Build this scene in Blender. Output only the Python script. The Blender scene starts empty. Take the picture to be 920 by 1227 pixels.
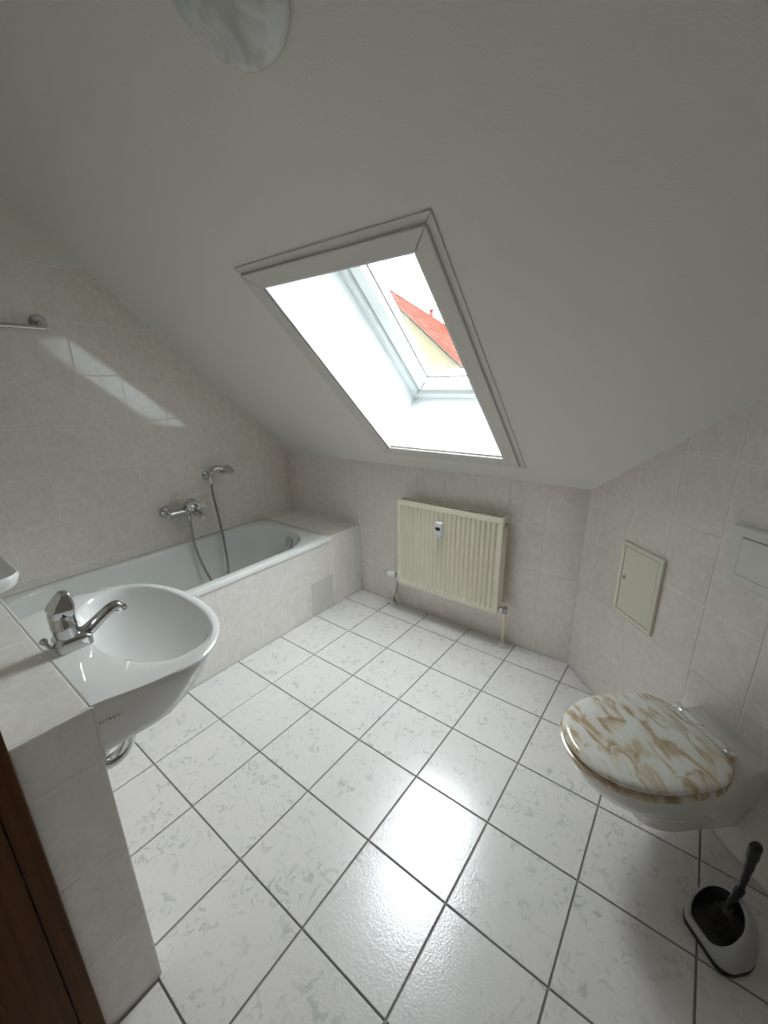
import bpy, math, random
from mathutils import Vector, Matrix
random.seed(7)
sc = bpy.context.scene
COL = sc.collection
T = 0.305                       # one floor tile in metres; layout below is in tile units
pi = math.pi

# ------------------------------------------------------------------ camera
cam_d = bpy.data.cameras.new('camera')
cam_d.sensor_fit = 'HORIZONTAL'; cam_d.sensor_width = 36.0
cam_d.lens = 494.85 / 920 * 36.0
cam_d.clip_start = 0.02; cam_d.clip_end = 300
cam = bpy.data.objects.new('camera', cam_d); COL.objects.link(cam)
yaw, pitch, roll = 0.65576, -0.29945, -0.01316
F = Vector((-math.sin(yaw)*math.cos(pitch), math.cos(yaw)*math.cos(pitch), math.sin(pitch)))
R0 = Vector((math.cos(yaw), math.sin(yaw), 0)); U0 = R0.cross(F)
R1 = R0*math.cos(roll)+U0*math.sin(roll); U1 = -R0*math.sin(roll)+U0*math.cos(roll)
M = Matrix((R1, U1, -F)).transposed().to_4x4()
CAM = Vector((6.25102, -6.55257, 4.96168))
M.translation = CAM*T
cam.matrix_world = M
sc.camera = cam

# ------------------------------------------------------------------ light, exposure
sc.view_settings.view_transform = 'Standard'; sc.view_settings.look = 'None'
sc.view_settings.gamma = 1.0; sc.view_settings.use_curve_mapping = False
sc.view_settings.exposure = 1.72
SKY = 10.0
HALL_FILL = 1.2
world = bpy.data.worlds.new('sky'); sc.world = world; world.use_nodes = True
wn = world.node_tree; wn.nodes.clear()
def wnode(t, **k):
    n = wn.nodes.new(t)
    for a, b in k.items(): setattr(n, a, b)
    return n
tc = wnode('ShaderNodeTexCoord'); sep = wnode('ShaderNodeSeparateXYZ')
wn.links.new(tc.outputs['Generated'], sep.inputs[0])
grad = wnode('ShaderNodeMapRange'); grad.inputs['From Min'].default_value = 0; grad.inputs['From Max'].default_value = 1
grad.inputs['To Min'].default_value = SKY/3; grad.inputs['To Max'].default_value = SKY      # overcast sky, three times brighter overhead
wn.links.new(sep.outputs['Z'], grad.inputs['Value'])
nz = wnode('ShaderNodeTexNoise'); nz.inputs['Scale'].default_value = 5.0; nz.inputs['Detail'].default_value = 6; nz.inputs['Roughness'].default_value = .55
mp = wnode('ShaderNodeMapping'); mp.inputs['Scale'].default_value = (1, 1, 2.2)
wn.links.new(tc.outputs['Generated'], mp.inputs[0]); wn.links.new(mp.outputs[0], nz.inputs['Vector'])
cr = wnode('ShaderNodeValToRGB'); cr.color_ramp.elements[0].position = .35; cr.color_ramp.elements[1].position = .68
cr.color_ramp.elements[0].color = (.77, .825, .87, 1); cr.color_ramp.elements[1].color = (.975, .985, .98, 1)
wn.links.new(nz.outputs['Fac'], cr.inputs['Fac'])
bg = wnode('ShaderNodeBackground'); wo = wnode('ShaderNodeOutputWorld')
wn.links.new(cr.outputs['Color'], bg.inputs['Color']); wn.links.new(grad.outputs[0], bg.inputs['Strength'])
wn.links.new(bg.outputs[0], wo.inputs[0])
def area(name, loc, rot, sx, sy, power, color=(1, 1, 1), portal=False):
    l = bpy.data.lights.new(name, 'AREA'); l.shape = 'RECTANGLE'; l.size = sx*T; l.size_y = sy*T
    l.energy = power; l.color = color
    if portal: l.cycles.is_portal = True
    o = bpy.data.objects.new(name, l); COL.objects.link(o); o.location = Vector(loc)*T; o.rotation_euler = rot
    return o
TH = math.atan2(0.6685, 0.7437)          # roof pitch, 42 degrees
area('hall_fill_light', (5.2, -12.6, 5.0), (pi/2, 0, pi), 4.2, 4.4, HALL_FILL, (1, .98, .95))  # added fill light out of view behind the camera; the hall has no window
sc.cycles.max_bounces = 16; sc.cycles.diffuse_bounces = 10; sc.cycles.glossy_bounces = 6
sc.cycles.transparent_max_bounces = 12

# ------------------------------------------------------------------ materials
def mat(name, color=(.8, .8, .8), rough=.5, metal=0.0, spec=.5, build=None, coat=0):
    m = bpy.data.materials.new(name); m.use_nodes = True
    nt = m.node_tree; b = nt.nodes['Principled BSDF']
    b.inputs['Base Color'].default_value = (*color, 1); b.inputs['Roughness'].default_value = rough
    b.inputs['Metallic'].default_value = metal; b.inputs['Specular IOR Level'].default_value = spec
    b.inputs['Coat Weight'].default_value = coat; b.inputs['Coat Roughness'].default_value = .05
    def N(t, ins=None, **k):
        n = nt.nodes.new(t)
        for a, v in k.items(): setattr(n, a, v)
        for a, v in (ins or {}).items():
            if isinstance(v, bpy.types.NodeSocket): nt.links.new(v, n.inputs[a])
            else: n.inputs[a].default_value = v
        return n
    if build: build(nt, b, N)
    return m
def ramp(N, fac, stops):
    r = N('ShaderNodeValToRGB', {'Fac': fac}); e = r.color_ramp.elements
    while len(e) < len(stops): e.new(.5)
    for i, (p, c) in enumerate(stops): e[i].position = p; e[i].color = (*c, 1) if len(c) == 3 else c
    return r.outputs['Color']
def tile_vec(nt, N):
    t = N('ShaderNodeTexCoord'); oi = N('ShaderNodeObjectInfo')
    mul = N('ShaderNodeVectorMath', {0: oi.outputs['Random'], 1: (37.1, 91.7, 53.3)}, operation='MULTIPLY')
    add = N('ShaderNodeVectorMath', {0: t.outputs['Object'], 1: mul.outputs[0]}, operation='ADD')
    return add.outputs[0], oi.outputs['Random']
def bump(nt, N, b, h, dist, strength=1.0):
    bm = N('ShaderNodeBump', {'Height': h, 'Distance': dist, 'Strength': strength}); nt.links.new(bm.outputs[0], b.inputs['Normal'])
def b_floor(nt, b, N):
    v, rnd = tile_vec(nt, N)
    n1 = N('ShaderNodeTexNoise', {'Vector': v, 'Scale': 26.0, 'Detail': 2.5, 'Roughness': .55, 'Distortion': 1.6})
    n2 = N('ShaderNodeTexNoise', {'Vector': v, 'Scale': 9.0, 'Detail': 2.0, 'Roughness': .5})
    f1 = ramp(N, n1.outputs['Fac'], [(.55, (0, 0, 0)), (.65, (1, 1, 1))])
    f2 = ramp(N, n2.outputs['Fac'], [(.38, (.15,)*3), (.62, (1, 1, 1))])
    k = N('ShaderNodeMath', {0: f1, 1: f2}, operation='MULTIPLY')
    base = N('ShaderNodeMix', {'Factor': n2.outputs['Fac'], 'A': (.80, .775, .77, 1), 'B': (.75, .73, .725, 1)}, data_type='RGBA')
    mx = N('ShaderNodeMix', {'Factor': k.outputs[0], 'A': base.outputs['Result'], 'B': (.57, .58, .565, 1)}, data_type='RGBA')
    nt.links.new(mx.outputs['Result'], b.inputs['Base Color'])
    n3 = N('ShaderNodeTexNoise', {'Vector': v, 'Scale': 160.0, 'Detail': 2.0})
    bump(nt, N, b, n3.outputs['Fac'], .0012, .35)
def b_wall(c1, c2):
    def f(nt, b, N):
        v, rnd = tile_vec(nt, N)
        n1 = N('ShaderNodeTexNoise', {'Vector': v, 'Scale': 14.0, 'Detail': 7.0, 'Roughness': .62, 'Distortion': .8})
        n2 = N('ShaderNodeTexNoise', {'Vector': v, 'Scale': 45.0, 'Detail': 4.0, 'Roughness': .6, 'Distortion': .4})
        ad = N('ShaderNodeMath', {0: n1.outputs['Fac'], 1: n2.outputs['Fac']}, operation='ADD')
        hf = N('ShaderNodeMath', {0: ad.outputs[0], 1: .5}, operation='MULTIPLY')
        nt.links.new(ramp(N, hf.outputs[0], [(.36, c1), (.62, c2)]), b.inputs['Base Color'])
    return f
def b_paint(nt, b, N):
    t = N('ShaderNodeTexCoord')
    n1 = N('ShaderNodeTexNoise', {'Vector': t.outputs['Object'], 'Scale': 240.0, 'Detail': 3.0})
    bump(nt, N, b, n1.outputs['Fac'], .002, .45)
def b_wood(nt, b, N):
    t = N('ShaderNodeTexCoord')
    mpn = N('ShaderNodeMapping', {'Vector': t.outputs['Object'], 'Scale': (60, 60, 2.2)})
    n1 = N('ShaderNodeTexNoise', {'Vector': mpn.outputs[0], 'Scale': 1.5, 'Detail': 5.0, 'Roughness': .6, 'Distortion': .3})
    nt.links.new(ramp(N, n1.outputs['Fac'], [(.3, (.055, .020, .003)), (.55, (.085, .032, .005)), (.75, (.11, .044, .008))]), b.inputs['Base Color'])
def b_seat(nt, b, N, k=0.0):
    t = N('ShaderNodeTexCoord')
    mpn = N('ShaderNodeMapping', {'Vector': t.outputs['Object'], 'Rotation': (0, 0, .5), 'Scale': (10, 24, 10)})
    n0 = N('ShaderNodeTexNoise', {'Vector': t.outputs['Object'], 'Scale': 5.0, 'Detail': 2.0})
    dv = N('ShaderNodeVectorMath', {0: n0.outputs['Color'], 1: (1.5, 1.5, 1.5)}, operation='MULTIPLY')
    ad = N('ShaderNodeVectorMath', {0: mpn.outputs[0], 1: dv.outputs[0]}, operation='ADD')
    n1 = N('ShaderNodeTexNoise', {'Vector': ad.outputs[0], 'Scale': 1.0, 'Detail': 3.0, 'Roughness': .5, 'Distortion': 1.1})
    nt.links.new(ramp(N, n1.outputs['Fac'], [(.33+k, (.47, .36, .22)), (.42+k, (.62, .52, .38)), (.50+k, (.78, .75, .67)), (.60+k, (.84, .84, .815))]), b.inputs['Base Color'])
def b_lamp(nt, b, N):
    t = N('ShaderNodeTexCoord')
    n1 = N('ShaderNodeTexNoise', {'Vector': t.outputs['Object'], 'Scale': 6.0, 'Detail': 3.0, 'Distortion': 2.2})
    nt.links.new(ramp(N, n1.outputs['Fac'], [(.35, (.56, .56, .53)), (.5, (.70, .71, .69)), (.62, (.60, .65, .64))]), b.inputs['Base Color'])
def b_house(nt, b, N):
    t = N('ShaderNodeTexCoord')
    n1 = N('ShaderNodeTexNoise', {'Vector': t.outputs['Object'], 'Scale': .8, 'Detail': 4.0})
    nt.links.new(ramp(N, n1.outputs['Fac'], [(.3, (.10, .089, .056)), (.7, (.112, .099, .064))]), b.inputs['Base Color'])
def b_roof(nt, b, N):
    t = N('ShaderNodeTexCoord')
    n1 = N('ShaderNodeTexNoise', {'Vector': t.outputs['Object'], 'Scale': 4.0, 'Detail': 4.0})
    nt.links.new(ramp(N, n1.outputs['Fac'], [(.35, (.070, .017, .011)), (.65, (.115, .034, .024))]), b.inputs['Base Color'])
MT = {}
MT['floor_tile'] = mat('floor tile', rough=.19, spec=.9, build=b_floor)
MT['wall_tile'] = mat('wall tile', rough=.07, spec=.85, build=b_wall((.755, .70, .655), (.86, .81, .77)))
MT['panel_tile'] = mat('bath front tile', rough=.14, spec=.5, build=b_wall((.76, .73, .695), (.86, .835, .81)))
MT['grey_tile'] = mat('grey inspection tile', rough=.3, build=b_wall((.62, .62, .575), (.68, .68, .635)))
MT['floor_grout'] = mat('floor grout', (.30, .285, .275), .9)
MT['wall_grout'] = mat('wall grout', (.86, .84, .80), .85)
MT['paint'] = mat('white textured wallpaper', (.80, .79, .735), .75, build=b_paint)
MT['ceramic'] = mat('white ceramic', (.87, .885, .88), .08, coat=.3)
MT['enamel'] = mat('bath enamel', (.82, .84, .835), .10, coat=.3)
MT['toilet'] = mat('toilet ceramic', (.74, .74, .70), .09, coat=.3)
MT['chrome'] = mat('chrome', (.62, .62, .63), .13, 1.0)
MT['hose'] = mat('metal hose', (.40, .39, .38), .35, .9)
MT['radiator'] = mat('cream enamel', (.82, .78, .64), .35)
MT['grille'] = mat('radiator grille', (.47, .45, .36), .5)
MT['plastic'] = mat('white plastic', (.78, .78, .76), .35)
MT['plate'] = mat('flush plate plastic', (.77, .775, .735), .3)
MT['dark'] = mat('dark plastic', (.012, .012, .013), .35)
MT['bristle'] = mat('black bristles', (.05, .048, .045), .7)
MT['grey'] = mat('grey plastic', (.44, .45, .46), .45)
MT['cream'] = mat('cream painted steel', (.83, .815, .68), .45)
MT['wood'] = mat('brown wood', rough=.5, spec=.2, build=b_wood)
MT['white_pvc'] = mat('white window plastic', (.80, .82, .82), .3)
MT['lining'] = mat('white window lining', (.68, .705, .71), .5)
MT['casing'] = mat('casing white', (.70, .69, .645), .45)
MT['seat'] = mat('marbled seat', rough=.12, build=b_seat, coat=.4)
MT['seat_ring'] = mat('marbled seat ring', rough=.15, build=lambda nt, b, N: b_seat(nt, b, N, .13), coat=.3)
MT['lamp'] = mat('lamp glass', rough=.2, build=b_lamp)
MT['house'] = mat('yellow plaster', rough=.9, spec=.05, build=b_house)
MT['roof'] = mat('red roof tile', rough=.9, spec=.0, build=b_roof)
MT['soffit'] = mat('grey soffit', (.06, .055, .05), .8, 0, .05)
MT['ground'] = mat('ground outside', (.16, .17, .13), .95)
MT['front'] = mat('beige wall paint', (.42, .39, .36), .8)
MT['hall'] = mat('hall paint', (.24, .22, .20), .8)
MT['seal'] = mat('dark seal', (.12, .12, .12), .6)
MT['silicone'] = mat('white silicone', (.74, .73, .70), .4)
MT['ink'] = mat('grey print', (.10, .10, .10), .5)
def b_glass(nt, b, N):
    tr = N('ShaderNodeBsdfTransparent', {'Color': (.96, .975, .97, 1)}); gl = N('ShaderNodeBsdfGlossy', {'Roughness': .02})
    lw = N('ShaderNodeLayerWeight', {'Blend': .5}); p5 = N('ShaderNodeMath', {0: lw.outputs['Facing'], 1: 4.0}, operation='POWER')
    fr = N('ShaderNodeMath', {0: p5.outputs[0], 1: .9, 2: .035}, operation='MULTIPLY_ADD')
    mx = N('ShaderNodeMixShader', {0: fr.outputs[0], 1: tr.outputs[0], 2: gl.outputs[0]})
    out = [n for n in nt.nodes if n.type == 'OUTPUT_MATERIAL'][0]
    nt.links.new(mx.outputs[0], out.inputs['Surface'])
MT['glass'] = mat('window glass', build=b_glass)

# ------------------------------------------------------------------ mesh helpers (tile units)
class MB:
    def __init__(s): s.v = []; s.f = []; s.m = []
    def add(s, vs, fs, mi=0):
        o = len(s.v); s.v += [tuple(v) for v in vs]; s.f += [tuple(i+o for i in f) for f in fs]; s.m += [mi]*len(fs); return s
    def box(s, x0, x1, y0, y1, z0, z1, mi=0):
        return s.add([(x0,y0,z0),(x1,y0,z0),(x1,y1,z0),(x0,y1,z0),(x0,y0,z1),(x1,y0,z1),(x1,y1,z1),(x0,y1,z1)],
                     [(0,3,2,1),(4,5,6,7),(0,1,5,4),(1,2,6,5),(2,3,7,6),(3,0,4,7)], mi)
    def prism(s, poly, o, u, v, n, d, mi=0):          # polygon in the (u, v) plane, its back d behind along -n
        o, u, v, n = map(Vector, (o, u, v, n)); k = len(poly)
        A = [o+u*a+v*b for a, b in poly]; B = [p-n*d for p in A]
        return s.add(A+B, [tuple(range(k)), tuple(range(2*k-1, k-1, -1))]+[(i, i+k, (i+1) % k+k, (i+1) % k) for i in range(k)], mi)
    def loft(s, rings, cap0=True, cap1=True, closed=True, mi=0):
        n = len(rings[0]); vs = [p for r in rings for p in r]; fs = []
        for a in range(len(rings)-1):
            for i in range(n if closed else n-1):
                j = (i+1) % n; fs.append((a*n+i, a*n+j, (a+1)*n+j, (a+1)*n+i))
        if cap0: fs.append(tuple(range(n-1, -1, -1)))
        if cap1: fs.append(tuple(range((len(rings)-1)*n, len(rings)*n)))
        return s.add(vs, fs, mi)
    def tube(s, pts, r, n=12, cap=True, flat=1.0, mi=0):
        pts = [Vector(p) for p in pts]; k = len(pts); rs = r if isinstance(r, (list, tuple)) else [r]*k
        rings = []; up = None
        for i, p in enumerate(pts):
            t = (pts[min(i+1, k-1)]-pts[max(i-1, 0)]).normalized()
            if up is None: up = Vector((0, 0, 1)) if abs(t.z) < .9 else Vector((1, 0, 0))
            a = t.cross(up).normalized(); b = a.cross(t).normalized(); up = b
            rings.append([p+a*(rs[i]*math.cos(2*pi*q/n))+b*(rs[i]*flat*math.sin(2*pi*q/n)) for q in range(n)])
        return s.loft(rings, cap, cap, mi=mi)
    def lathe(s, prof, n=24, o=(0, 0, 0), ax=(0, 0, 1), mi=0, cap=True):
        ax = Vector(ax).normalized(); o = Vector(o); h = Vector((1, 0, 0)) if abs(ax.x) < .9 else Vector((0, 1, 0))
        a = ax.cross(h).normalized(); b = ax.cross(a)
        rings = [[o+ax*z+a*(r*math.cos(2*pi*q/n))+b*(r*math.sin(2*pi*q/n)) for q in range(n)] for r, z in prof]
        return s.loft(rings, cap, cap, mi=mi)
    def sphere(s, c, r, n=14, sc3=(1, 1, 1)):
        rings = []
        for i in range(1, n//2):
            ph = pi*i/(n//2); rings.append([(c[0]+sc3[0]*r*math.sin(ph)*math.cos(2*pi*q/n), c[1]+sc3[1]*r*math.sin(ph)*math.sin(2*pi*q/n), c[2]-sc3[2]*r*math.cos(ph)) for q in range(n)])
        return s.loft(rings)
def smooth_path(pts, k=8):
    P = [Vector(p) for p in pts]; P = [P[0]*2-P[1]]+P+[P[-1]*2-P[-2]]; out = []
    for i in range(1, len(P)-2):
        for q in range(k):
            t = q/k; a, b, c, d = P[i-1:i+3]
            out.append(.5*((2*b)+(c-a)*t+(2*a-5*b+4*c-d)*t*t+(3*b-a-3*c+d)*t**3))
    out.append(P[-2]); return out
def rrect(cx, cy, hx, hy, r, z, k=6):
    out = []
    for qx, qy, a0 in ((1, 1, 0), (-1, 1, pi/2), (-1, -1, pi), (1, -1, 1.5*pi)):
        for i in range(k+1):
            a = a0+pi/2*i/k
            out.append((cx+qx*(hx-r)+r*math.cos(a), cy+qy*(hy-r)+r*math.sin(a), z))
    return out
def link(name, data, parent=None, loc=(0, 0, 0), rot=None):
    o = bpy.data.objects.new(name, data); COL.objects.link(o); o.location = Vector(loc)*T
    if rot is not None: o.rotation_euler = rot
    if parent is not None: o.parent = parent
    return o
def mesh_of(name, mb, mats, angle=35):
    me = bpy.data.meshes.new(name); me.from_pydata([(a*T, b*T, c*T) for a, b, c in mb.v], [], mb.f)
    for m in (mats if isinstance(mats, (list, tuple)) else [mats]): me.materials.append(MT[m] if isinstance(m, str) else m)
    for p, mi in zip(me.polygons, mb.m): p.material_index = mi
    import bmesh
    bm = bmesh.new(); bm.from_mesh(me); bmesh.ops.recalc_face_normals(bm, faces=bm.faces); bm.to_mesh(me); bm.free()
    if angle: me.shade_smooth(); me.set_sharp_from_angle(angle=math.radians(angle))
    return me
def obj(name, mb, mats, parent=None, loc=(0, 0, 0), rot=None, bevel=0, seg=2, label=None, angle=35, subsurf=0):
    o = link(name, mesh_of(name, mb, mats, angle), parent, loc, rot)
    if bevel:
        b = o.modifiers.new('bevel', 'BEVEL'); b.width = bevel*T; b.segments = seg; b.limit_method = 'ANGLE'; b.angle_limit = math.radians(40)
        b.harden_normals = False
    if subsurf:
        s = o.modifiers.new('subsurf', 'SUBSURF'); s.levels = s.render_levels = subsurf
    if label: o['label'] = label
    return o
def tag(o, label, cat, group=None):
    o['label'] = label; o['category'] = cat
    if group: o['group'] = group
    return o
def thing(name, label, cat, loc, rot=None):
    return tag(link(name, None, None, loc, rot), label, cat)
def struct(o, label=None, cat=None):
    o['kind'] = 'structure'
    if label: o['label'] = label
    if cat: o['category'] = cat
    return o

# ---- tiles: each one an object with chamfered edges, alike ones share their mesh
def clip(poly, a, b, c):                # keep a*x + b*y <= c
    out = []
    for i in range(len(poly)):
        p, q = poly[i], poly[(i+1) % len(poly)]; dp = a*p[0]+b*p[1]-c; dq = a*q[0]+b*q[1]-c
        if dp <= 0: out.append(p)
        if dp*dq < 0: t = dp/(dp-dq); out.append((p[0]+t*(q[0]-p[0]), p[1]+t*(q[1]-p[1])))
    return out
def parea(p): return .5*sum(p[i][0]*p[(i+1) % len(p)][1]-p[(i+1) % len(p)][0]*p[i][1] for i in range(len(p)))
def edges(poly):
    for i in range(len(poly)):
        (x0, y0), (x1, y1) = poly[i], poly[(i+1) % len(poly)]; dx, dy = x1-x0, y1-y0; L = math.hypot(dx, dy)
        if L > 1e-6: yield dy/L, -dx/L, (dy*x0-dx*y0)/L
def shrink(poly, d):
    p = poly
    for a, b, c in list(edges(poly)): p = clip(p, a, b, c-d)
    return p
TILE_CACHE = {}
def tile_mesh(key, poly, u, v, n, th, ch, m):
    mb = MB(); inner = shrink(poly, ch); u, v, n = map(Vector, (u, v, n))
    if len(inner) != len(poly): inner = [(sum(x for x, _ in poly)/len(poly)*.02+x*.98, sum(y for _, y in poly)/len(poly)*.02+y*.98) for x, y in poly]
    k = len(poly)
    ring = lambda P, h: [u*a+v*b+n*h for a, b in P]
    mb.loft([ring(poly, -th), ring(poly, -ch*.7), ring(inner, 0)], True, True)
    return mesh_of('tile', mb, m, 0)
def tiles(parent, o, u, v, n, poly, us, vs, joint, m, th=.02, ch=.006, name='tile', skip=None, special=None, gap=.006):
    o, u, v = Vector(o), Vector(u), Vector(v); pol = shrink(poly, gap); cnt = 0
    for i in range(len(us)-1):
        for j in range(len(vs)-1):
            if skip and skip(i, j): continue
            c = [(us[i]+joint/2, vs[j]+joint/2), (us[i+1]-joint/2, vs[j]+joint/2), (us[i+1]-joint/2, vs[j+1]-joint/2), (us[i]+joint/2, vs[j+1]-joint/2)]
            full = True; p = c
            for a, b, cc in edges(pol):
                q = clip(p, a, b, cc)
                if len(q) != len(p) or any(abs(s[0]-t[0])+abs(s[1]-t[1]) > 1e-6 for s, t in zip(q, p)): full = False
                p = q
                if len(p) < 3: break
            if len(p) < 3 or abs(parea(p)) < .004: continue
            q = [p[0]]
            for pt in p[1:]:
                if math.hypot(pt[0]-q[-1][0], pt[1]-q[-1][1]) > .004: q.append(pt)
            if math.hypot(q[0][0]-q[-1][0], q[0][1]-q[-1][1]) < .004: q.pop()
            if len(q) < 3: continue
            cx, cy = sum(a for a, _ in q)/len(q), sum(b for _, b in q)/len(q); loc = [(a-cx, b-cy) for a, b in q]
            mm = (special(i, j) if special else None) or m
            key = (mm, tuple(round(k, 4) for k in (*u, *v)), tuple(round(t, 3) for pt in loc for t in pt))
            if key not in TILE_CACHE: TILE_CACHE[key] = tile_mesh(key, loc, u, v, n, th, ch, mm)
            link(name, TILE_CACHE[key], parent, o+u*cx+v*cy); cnt += 1
    return cnt

# ================================================================== STRUCTURE
XL, YB, XR, YF = -2.44, .60, 8.5, -6.40      # left wall, back wall, right wall, front wall
ZK, SL, ZT, ZC = 3.30, 0.899, 6.87, 8.40     # knee height, roof slope, top of wall tiles, flat ceiling
TH0 = .02                                     # tile thickness: structure planes lie this far behind the tile faces
slope_z = lambda y: ZK+SL*(YB-y)
yc = YB-(ZC-ZK)/SL

# floor
floor = struct(obj('floor', MB().box(XL-.3, XR+.3, -6.95, YB+.3, -.3, -TH0*.9), 'floor_grout', angle=0))
fl_us = [i for i in range(0, 10)]
fl_vs = [-7]+[-j for j in range(6, -1, -1)]+[YB]
JF = .02
tiles(floor, (0, 0, 0), (1, 0, 0), (0, 1, 0), (0, 0, 1), [(0, -6), (XR, -6), (XR, -2.93), (4.97, YB), (0, YB)], fl_us, fl_vs, JF, 'floor_tile', ch=.005)
tiles(floor, (0, 0, 0), (1, 0, 0), (0, 1, 0), (0, 0, 1), [(3.27, -6.95), (6.7, -6.95), (6.7, -6.0), (3.27, -6.0)], fl_us, fl_vs, JF, 'floor_tile', ch=.005)
tiles(floor, (0, 0, 0), (1, 0, 0), (0, 1, 0), (0, 0, 1), [(6.7, -6.4), (XR, -6.4), (XR, -6.0), (6.7, -6.0)], fl_us, fl_vs, JF, 'floor_tile', ch=.005)

# left wall (tiled to 2.1 m, papered above)
mb = MB()
xw = XL-TH0*.2
mb.prism([(-6.95, -.3), (YB, -.3), (YB, ZK), (YB-(ZT-ZK)/SL, ZT), (-6.95, ZT)], (xw, 0, 0), (0, 1, 0), (0, 0, 1), (1, 0, 0), .3, 0)
mb.prism([(-6.95, ZT), (YB-(ZT-ZK)/SL, ZT), (yc, ZC), (-6.95, ZC)], (XL, 0, 0), (0, 1, 0), (0, 0, 1), (1, 0, 0), .32, 1)
wl = struct(obj('wall_left', mb, ['wall_grout', 'paint'], angle=0))
JW = .011
tiles(wl, (XL, 0, 0), (0, 1, 0), (0, 0, 1), (1, 0, 0), [(-6.4, 1.73), (YB, 1.73), (YB, ZK), (YB-(ZT-ZK)/SL, ZT), (-6.4, ZT)],
      [-2.43-.703*k for k in range(7, -6, -1)], [1.045+.825*k for k in range(0, 8)]+[6.87], JW, 'wall_tile')

# back wall under the roof slope
wb = struct(obj('wall_back', MB().box(XL-.3, 5.4, YB+TH0*.2, YB+.32, -.3, ZK+.05), 'wall_grout', angle=0))
bu = [4.97-.664*k for k in range(12, -1, -1)]; bv = [.83*k for k in range(0, 4)]+[3.32]
tiles(wb, (0, YB, 0), (1, 0, 0), (0, 0, 1), (0, -1, 0), [(0, 0), (4.97, 0), (4.97, ZK), (0, ZK)], bu, bv[:4]+[3.35], JW, 'wall_tile')
tiles(wb, (0, YB, 0), (1, 0, 0), (0, 0, 1), (0, -1, 0), [(XL, 1.73), (0, 1.73), (0, ZK), (XL, ZK)], bu, bv[:4]+[3.35], JW, 'wall_tile')

# diagonal wall (boxed cistern wall at 45 degrees)
DU = Vector((1, -1, 0))/2**.5; DN = Vector((-1, -1, 0))/2**.5; D0 = Vector((4.97, .60, 0)); LD = 4.99
mb = MB(); mb.prism([(-.2, -.3), (LD+.2, -.3), (LD+.2, ZK+SL*.7071*(LD+.2)), (-.2, ZK-SL*.14)], D0-DN*TH0*.2, DU, (0, 0, 1), DN, .3)
wd = struct(obj('wall_diagonal', mb, 'wall_grout', angle=0))
tiles(wd, D0, DU, (0, 0, 1), DN, [(0, 0), (LD, 0), (LD, ZK+SL*.7071*LD), (0, ZK)], [.314+.664*k for k in range(-1, 9)], [.83*k for k in range(0, 10)], JW, 'wall_tile')

# right wall and front wall (behind the camera), with the door opening
mb = MB(); mb.prism([(-6.95, -.3), (-2.8, -.3), (-2.8, slope_z(-2.8)), (yc, ZC), (-6.95, ZC)], (XR, 0, 0), (0, 1, 0), (0, 0, 1), (-1, 0, 0), .3)
struct(obj('wall_right', mb, 'front', angle=0))
DX0, DX1, DZ = 3.25, 6.75, 6.75
mb = MB(); mb.box(XL, DX0, -6.95, YF, -.1, ZC); mb.box(DX1, XR, -6.95, YF, -.1, ZC); mb.box(DX0, DX1, -6.95, YF, DZ, ZC)
struct(obj('wall_front', mb, 'front', angle=0))

# sloped ceiling with the skylight opening, and the flat ceiling
SK = dict(x0=1.36, x1=3.74, s0=.70, s1=4.41)
def S(x, s, h=0): return Vector((x, YB-.7437*s-h*.6685, ZK+.6685*s-h*.7437))     # h = into the room
s_top = (ZC-ZK)/.6685
mb = MB()
u, v, n = Vector((1, 0, 0)), Vector((0, -.7437, .6685)), Vector((0, -.6685, -.7437))
o = Vector((0, YB, ZK)); X0, X1 = XL-.02, XR+.1; ss = -.5
g_ = .05
for x0, x1, a, b in ((X0, SK['x0']-g_, ss, s_top), (SK['x1']+g_, X1, ss, s_top), (SK['x0']-g_, SK['x1']+g_, ss, SK['s0']-g_), (SK['x0']-g_, SK['x1']+g_, SK['s1']+g_, s_top)):
    mb.prism([(x0, a), (x1, a), (x1, b), (x0, b)], o, u, v, n, .25)
mb.box(X0, X1, -6.95, yc, ZC, ZC+.25)
ceil = struct(obj('ceiling', mb, 'paint', angle=0))

# hall outside the door
hb = MB(); hb.box(0, 10.5, -13, -6.95, -.3, -.01); struct(obj('floor_hall', hb, 'floor_grout', angle=0))
hb = MB(); hb.box(0, 10.5, -13, -6.95, ZC, ZC+.2); struct(obj('ceiling_hall', hb, 'hall', angle=0))
hb = MB(); hb.box(-.2, 0, -13, -6.95, -.3, ZC+.2); hb.box(10.5, 10.7, -13, -6.95, -.3, ZC+.2); hb.box(-.2, 10.7, -13.2, -13, -.3, ZC+.2)
struct(obj('wall_hall', hb, 'hall', angle=0))

# half wall that carries the basin
HZ, HY, HX = 2.885, -5.955, 3.25
hw = struct(obj('wall_half', MB().box(XL+.02, HX-TH0*.2, YF+.001, HY-TH0*.2, -.02, HZ-TH0*.2), 'wall_grout', angle=0))
tiles(hw, (HX, 0, 0), (0, 1, 0), (0, 0, 1), (1, 0, 0), [(YF, 0), (HY, 0), (HY, HZ), (YF, HZ)], [-7.1, -6.4, HY], [0, .80, 1.63, 2.46, 3.2], JW, 'panel_tile')
tiles(hw, (0, 0, HZ), (1, 0, 0), (0, 1, 0), (0, 0, 1), [(XL, YF), (HX-.012, YF), (HX-.012, HY-.006), (XL, HY-.006)], [HX-.7-.66*k for k in range(9, -1, -1)]+[HX], [-6.45, HY], JW, 'panel_tile')
tiles(hw, (0, HY, 0), (1, 0, 0), (0, 0, 1), (0, 1, 0), [(XL, 1.74), (0, 1.74), (0, HZ-.02), (XL, HZ-.02)], [HX-.664*k for k in range(9, -1, -1)], [0, .80, 1.63, 2.46, 3.2], JW, 'panel_tile')
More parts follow.
